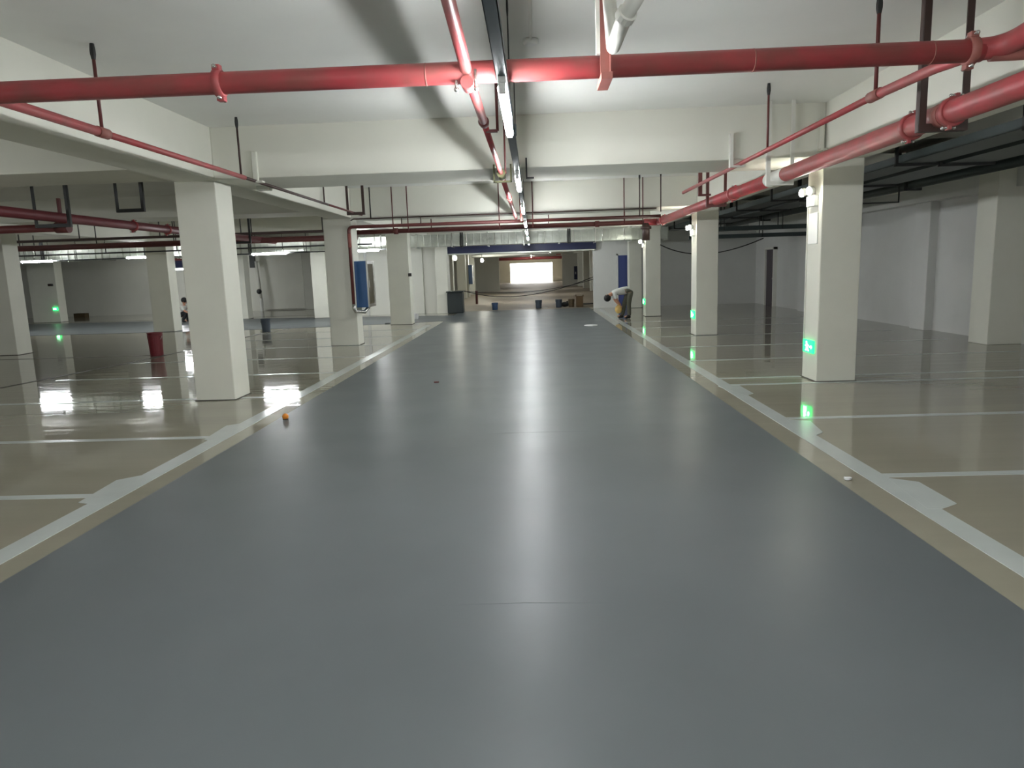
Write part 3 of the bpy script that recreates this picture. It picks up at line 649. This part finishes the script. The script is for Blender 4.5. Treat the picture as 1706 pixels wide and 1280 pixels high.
# ------------------------------------------------------------------ buckets, bins and litter
def bucket(x, y, r, h, m, label, z=0, lid=None, cat='bucket', name='bucket', handle=True):
    t = thing(name, (x, y, z), label, cat)
    MB().lathe((x,y,z), [(r*.84,0),(r*.86,.01),(r,h),(r*1.05,h),(r*1.05,h-.02),(r*.97,h-.02),(r*.95,h),(r*.93,h),(r*.80,.02)], 22).build('body', m, t, smooth=False)
    MB().lathe((x,y,z+h*.86), [(r*.98,0),(r*1.04,.005),(r*1.04,.015),(r*.99,.02)], 22).build('rim_band', m, t)
    if handle:
        pts = [(x+r*1.04*math.cos(a), y-.02-r*.35*math.sin(a), z+h*.85-r*.9*math.sin(a)) for a in [math.pi*k/12 for k in range(13)]]
        MB().tube(pts, .006, 6).build('handle', 'steel', t, smooth=True)
    return t
bucket(-8.29, 15.2, .155, .5, 'maroon', 'tall maroon bucket standing alone on the beige floor in the left bay', handle=True)
bucket(-8.08, 21.1,   .14, .38, 'slate', 'dark slate blue bucket on the floor between two left columns')
for px, Y, r, h, m, lab in ((824.5, 28.9, .13, .29, 'bucketblue', 'blue bucket standing apart in the left half of the opening'),
    (897.5, 28.9, .135, .34, 'slate', 'slate bucket at the centre of the tunnel opening'),
    (931, 29.2, .135, .33, 'slate', 'slate bucket right of the centre one, beside a small white rag'),
    (952, 29.3, .13, .32, 'brown', 'brown stained bucket left of the tall brown carton')):
    bucket(atY(px, 510, Y).x, Y, r, h, m, lab)
x = atY(965.5, 500, 29.2).x
t = thing('carton', (x, 29.2, 0), 'tall brown carton at the right of the opening', 'carton')
MB().box(x-.14, x+.14, 29.05, 29.35, 0, .44).build('body', 'cardboard', t, bevel=.008)
a = MB(); a.box(x-.16, x-.13, 29.05, 29.35, .42, .5); a.box(x+.13, x+.16, 29.05, 29.35, .42, .48); a.build('flap', 'cardboard', t)
x = atY(941, 508, 29.6).x
t = thing('sack', (x, 29.6, 0), 'low dark sack slumped between the slate and brown buckets', 'sack'); MB().ball((x,29.6,.1), .17, 12, (1.1,.8,.62)).build('body', 'black', t, smooth=True); MB().ball((x+.1,29.6,.19), .05, 8, (1,1,1)).build('knot', 'black', t, smooth=True)
x = -3.03
t = thing('waste_bin', (x, 28.0, 0), 'big dark green black bin at the left side of the opening', 'bin')
MB().box(x-.3, x+.3, 27.3, 27.9, 0, .8).build('body', 'darkbin', t, bevel=.03); MB().box(x-.33, x+.33, 27.27, 27.93, .8, .85).build('lid', 'darkbin', t, bevel=.015)
for s in (-1,1): MB().box(x+s*.2-.04, x+s*.2+.04, 27.24, 27.3, .68, .76).build('grip', 'black', t)
# red pipe post behind the bin
x = atY(795, 490, 35).x
t = thing('bollard', (x, 35, 0), 'short dark red post inside the tunnel on the left', 'post'); MB().tube([(x,34.6,0),(x,34.6,.6)], .06, 12).build('post', 'darkred', t); MB().tube([(x,34.6,.6),(x,34.6,.63)], .07, 12).build('cap', 'darkred', t)
def litter(px, py, name, label, cat, m, build, z=0):
    p = atZ(px, py, .01); b = build(p); o = b.build(name, m); tag(o, label, cat); return o
p = atZ(476, 700, .0)
t = thing('fruit', (p.x, p.y, 0), 'small orange ball lying at the left edge of the grey lane', 'ball'); MB().ball((p.x,p.y,.04), .036, 14).build('body', 'orange', t, smooth=True); MB().lathe((p.x,p.y,.002), [(.035,0),(.03,.012),(.02,.014)], 12).build('cap', 'rubber', t)
def chip(r, sc): 
    def f(p):
        m = MB(); rr = random.Random(int(p.x*100)); pts = [(p.x+r*sc*math.cos(a)*rr.uniform(.6,1), p.y+r*math.sin(a)*rr.uniform(.6,1)) for a in [2*math.pi*k/9 for k in range(9)]]
        return m.prism(pts, .006, .02)
    return f
litter(1412, 798, 'paper_scrap', 'small white paper scrap on the beige strip beside the right line', 'scrap', 'paper', chip(.03, 1.2))
litter(727, 637, 'pebble', 'tiny red brown chip alone on the grey lane', 'chip', 'darkred', chip(.035, 1.2))
litter(985, 542, 'plastic_sheet', 'crumpled white sheet lying far off on the grey lane', 'sheet', 'paper', chip(.36, .6))
litter(908, 513, 'rag', 'small whitish rag on the floor between the slate buckets', 'rag', 'paper', chip(.3, .5))
litter(645, 539, 'dropped_glove', 'small black lump by the foot of the third left column', 'lump', 'black', chip(.12, 1))
litter(198, 522, 'brick_lump', 'small brown lump by the far left wall', 'lump', 'brown', lambda p: MB().box(p.x-.28, p.x+.28, 33.6, 33.9, 0, .2))
litter(692, 532, 'white_tub', 'small white tub on the cross lane beyond the third left column', 'tub', 'paper', lambda p: MB().lathe((p.x,p.y,.005), [(.1,0),(.13,.2),(.12,.2)], 14))
# ------------------------------------------------------------------ cables
def cable(pts, r, name, label, m='rubber'):
    a, c, b = [Vector(p) for p in pts]; q = [a.lerp(c, k/14).lerp(c.lerp(b, k/14), k/14) for k in range(15)]
    return tag(MB().tube(q, r, 6).build(name, m, smooth=True), label, 'cable')
cable([(-2.72,27.9,.83),(-.6,28.1,.12),(2.35,28.3,1.2)], .016, 'sagging_cable', 'lower sagging black cable strung across the opening')
cable([(-2.72,27.8,.82),(0,28.1,.48),(2.36,28.25,1.12)], .014, 'sagging_cable', 'upper sagging black cable strung across the opening')
a = atY(1100, 408, 20.58); b = atY(1272, 397, 20.58)
cable([a, ((a.x+b.x)/2-.3, 20.58, 1.52), b], .016, 'sagging_cable', 'thin black cable sagging behind the second right column')
cable([(1.75,29.3,.12),(2.1,29.2,.1),(2.5,28.9,.14)], .03, 'hose_end', 'short black hose lying right of the brown carton')
# ------------------------------------------------------------------ tunnel fittings
for px, py, Y, lab in ((758, 430, 36, 'small lit lamp at the top left inside the tunnel'), (803, 434, 45, 'second small lit lamp inside the tunnel, left of the daylight')):
    p = atY(px, py, Y); t = thing('bulkhead_lamp', tuple(p), lab, 'light'); MB().ball(tuple(p), .09, 10, (1,.6,1.4)).build('globe', 'lamp', t, smooth=True); MB().tube([(p.x,Y,p.z+.1),(p.x,Y,CZ)], .015, 8).build('stem', 'black', t)
t = thing('service_pipe', (0, 47, 2.6), 'pale pipe crossing the tunnel ceiling beyond the blue band', 'pipe'); MB().tube([(-3.9,46,2.52),(1.6,46,2.56)], .09, 12).build('pipe', 'whitemetal', t, smooth=True); MB().tube([(1.5,46,2.56),(1.8,46,2.56)], .14, 12).build('coupling', 'dustred', t)
for x in (-3,0): MB().tube([(x,46,2.5),(x,46,CZ)], .012, 6).build('hanger_rod', 'black', t)
t = thing('fire_pipe', (0, 60, 2.5), 'distant red pipe crossing just above the daylight in the tunnel', 'pipe'); MB().tube([(-4,70,2.62),(4,70,2.62)], .14, 12).build('pipe', 'red', t, smooth=True)
for x in (-3,0,3): MB().tube([(x,70,2.6),(x,70,CZ)], .02, 6).build('hanger_rod', 'black', t)
t = thing('air_duct', (2.4, 42, 2.6), 'pale duct section hanging at the top right inside the tunnel', 'duct'); 
a = MB().box(1.0, 2.3, 39, 44, 2.45, 2.85); a.build('duct_section', 'galv', t); MB().box(.96, 2.34, 41.4, 41.5, 2.4, 2.9).build('duct_flange', 'galv', t)
for y in (39.6,43.4): MB().box(1.6,1.63,y,y+.03,2.8,CZ).build('hanger_upright', 'black', t)
t = thing('wall_panel', (3.3, 63.95, 1), 'narrow dark blue panel on the stub wall in the right of the tunnel', 'panel'); p = atY(959, 455, 63.9)
MB().box(p.x-.14, p.x+.14, 63.85, 64.02, p.z-.55, p.z+.6).build('panel', 'navy', t); MB().box(p.x-.03,p.x+.03,63.8,63.86,p.z-.1,p.z+.1).build('handle', 'steel', t)
# ------------------------------------------------------------------ people
def skin_mesh(name, nodes, edges, m, parent, sub=1, root=0):
    off = Vector(parent.location)
    me = bpy.data.meshes.new(name); me.from_pydata([tuple(Vector(n[0])-off) for n in nodes], edges, [])
    o = bpy.data.objects.new(name, me); COL.objects.link(o); o.parent = parent; me.materials.append(M[m])
    sk = o.modifiers.new('skin', 'SKIN'); sk.use_smooth_shade = True
    for i, n in enumerate(nodes):
        r = n[1] if isinstance(n[1], tuple) else (n[1], n[1]); me.skin_vertices[0].data[i].radius = r
        me.skin_vertices[0].data[i].use_root = (i == root)
    s = o.modifiers.new('sub', 'SUBSURF'); s.levels = sub; s.render_levels = sub
    return o
def person(base, label, J, cloth, shirtm, fwd, h=1.0):
    """J: joint dictionary in world coordinates; body one continuous surface, clothes as children."""
    t = thing('person', base, label, 'person')
    V = {k: Vector(v) for k, v in J.items()}
    N = []; E = []; idx = {}
    def add(k, p, r, par=None):
        idx[k] = len(N); N.append((tuple(p), r))
        if par is not None: E.append((idx[par], idx[k]))
    add('pelvis', V['pelvis'], .115); add('waist', V['pelvis'].lerp(V['chest'], .45), .105, 'pelvis'); add('chest', V['chest'], .125, 'waist')
    add('neck', V['neck'], .055, 'chest'); add('jaw', V['neck'].lerp(V['head'], .55), .065, 'neck'); add('head', V['head'], .095, 'jaw')
    up = (V['head']-V['neck']).normalized(); add('crown', V['head']+up*.08, .07, 'head')
    for s in 'LR':
        add('sh'+s, V['sh'+s], .06, 'chest'); add('el'+s, V['el'+s], .042, 'sh'+s); add('wr'+s, V['wr'+s], .028, 'el'+s)
        d = (V['wr'+s]-V['el'+s]).normalized(); add('pm'+s, V['wr'+s]+d*.06, .034, 'wr'+s)
        add('hip'+s, V['hip'+s], .095, 'pelvis'); add('kn'+s, V['kn'+s], .06, 'hip'+s); add('an'+s, V['an'+s], .04, 'kn'+s)
        add('toe'+s, V['toe'+s], .034, 'an'+s)
    skin_mesh('body', N, E, 'skin', t)
    # face, ears and hair on the head
    f = Vector(fwd).normalized(); side = up.cross(f).normalized(); hd = V['head']
    a = MB(); a.ball(hd+f*.098-up*.015, .018, 8, (1,1,1.4)); a.build('nose', 'skin', t, smooth=True)
    for s in (-1, 1):
        MB().ball(hd+f*.085+side*s*.034+up*.01, .012, 8).build('eye', 'eye', t, smooth=True)
        MB().ball(hd+side*s*.095-up*.01, .026, 8, (.6,.6,1.2)).build('ear', 'skin', t, smooth=True)
    a = MB().tube([hd+f*.09-up*.055-side*.025, hd+f*.094-up*.057, hd+f*.09-up*.055+side*.025], .007, 6); a.build('mouth', 'maroon', t)
    MB().ball(hd+up*.045-f*.022, .112, 16).build('hair', 'hair', t, smooth=True)
    # hands: four fingers and a thumb, each its own short bent chain rooted in the palm
    for s in 'LR':
        d = (V['wr'+s]-V['el'+s]).normalized(); pm = V['wr'+s]+d*.06; w_ = d.cross(f); w_ = w_.normalized() if w_.length > .1 else side; c_ = w_.cross(d).normalized()
        for k, L in enumerate((.062, .074, .07, .055)):
            b0 = pm + w_*(k-1.5)*.019 + d*.012
            MB().tube([b0, b0+d*L*.45, b0+d*L*.8+c_*.014, b0+d*L*.95+c_*.034], [.0095,.009,.008,.006], 8).build('finger', 'skin', t, smooth=True)
        b0 = pm - d*.025 + w_*.03
        MB().tube([b0, b0+w_*.025+d*.02, b0+w_*.03+d*.045+c_*.015], [.011,.01,.008], 8).build('thumb', 'skin', t, smooth=True)
    # shirt
    n = [(tuple(V['pelvis'].lerp(V['chest'], -.12)), .13), (tuple(V['pelvis'].lerp(V['chest'], .3)), .142), (tuple(V['chest']), .15), (tuple(V['chest'].lerp(V['neck'], .6)), .085)]; ed = [(0,1),(1,2),(2,3)]
    for s in 'LR':
        k = len(n); n += [(tuple(V['sh'+s]), .078), (tuple(V['sh'+s].lerp(V['el'+s], .85)), .06)]; ed += [(2,k),(k,k+1)]
    skin_mesh('shirt', n, ed, shirtm, t)
    n = [(tuple(V['pelvis'].lerp(V['chest'], .45)), .122), (tuple(V['pelvis']), .145)]; ed = [(0,1)]
    for s in 'LR':
        k = len(n); n += [(tuple(V['hip'+s]), .11), (tuple(V['kn'+s]), .078), (tuple(V['kn'+s].lerp(V['an'+s], 1.06)), .062)]; ed += [(1,k),(k,k+1),(k+1,k+2)]
    skin_mesh('trousers', n, ed, cloth, t, root=1)
    for s in 'LR':
        a, b = V['an'+s], V['toe'+s]; d = (b-a); d.z = 0; d.normalize(); g = Vector((a.x, a.y, .045))
        skin_mesh('shoe', [(tuple(g-d*.05), (.05,.045)), (tuple(g+d*.04), (.048,.042)), (tuple(g+d*.14-Vector((0,0,.008))), (.045,.034)), (tuple(g+Vector((0,0,.075))), (.05,.05))], [(0,1),(1,2),(1,3)], 'shoe', t, root=1)
    return t
Y = 21.9
person((2.85, Y, 0), 'worker in pale shirt and grey trousers bending over, holding a yellow bag', {
    'pelvis':(2.90,Y,.86), 'chest':(2.50,Y,.84), 'neck':(2.36,Y,.77), 'head':(2.26,Y-.02,.66),
    'shL':(2.44,Y-.16,.78), 'elL':(2.52,Y-.2,.56), 'wrL':(2.60,Y-.17,.46), 'shR':(2.44,Y+.16,.78), 'elR':(2.50,Y+.2,.56), 'wrR':(2.58,Y+.1,.44),
    'hipL':(2.93,Y-.1,.80), 'knL':(2.88,Y-.14,.46), 'anL':(2.90,Y-.14,.09), 'toeL':(2.74,Y-.15,.05),
    'hipR':(2.93,Y+.1,.80), 'knR':(2.78,Y+.13,.45), 'anR':(2.72,Y+.15,.09), 'toeR':(2.56,Y+.16,.05)}, 'trousers', 'shirt', (-.75,0,-.66))
t = thing('bag', (2.6, Y-.03, .12), 'yellow amber bag held low by the bending worker', 'bag')
MB().ball((2.58,Y-.03,.29), .11, 14, (1,.8,1.2)).build('body', 'amber', t, smooth=True); MB().tube([(2.58,Y-.03,.4),(2.56,Y-.08,.44),(2.62,Y-.08,.44)], .02, 8).build('neck', 'amber', t, smooth=True)
Y = 27.2; X = atY(307, 520, Y).x
person((X, Y, 0), 'worker in white shirt and black trousers squatting beside the nearest left column, far back', {
    'pelvis':(X-.18,Y,.30), 'chest':(X-.02,Y,.56), 'neck':(X+.02,Y,.68), 'head':(X+.06,Y-.02,.80),
    'shL':(X+.0,Y-.17,.6), 'elL':(X+.14,Y-.22,.42), 'wrL':(X+.32,Y-.15,.34), 'shR':(X+.0,Y+.17,.6), 'elR':(X+.14,Y+.22,.42), 'wrR':(X+.32,Y+.12,.34),
    'hipL':(X-.16,Y-.1,.27), 'knL':(X+.2,Y-.17,.40), 'anL':(X+.0,Y-.16,.09), 'toeL':(X+.16,Y-.18,.05),
    'hipR':(X-.16,Y+.1,.27), 'knR':(X+.2,Y+.17,.40), 'anR':(X+.0,Y+.16,.09), 'toeR':(X+.16,Y+.18,.05)}, 'blackcloth', 'whiteshirt', (1,0,-.4))
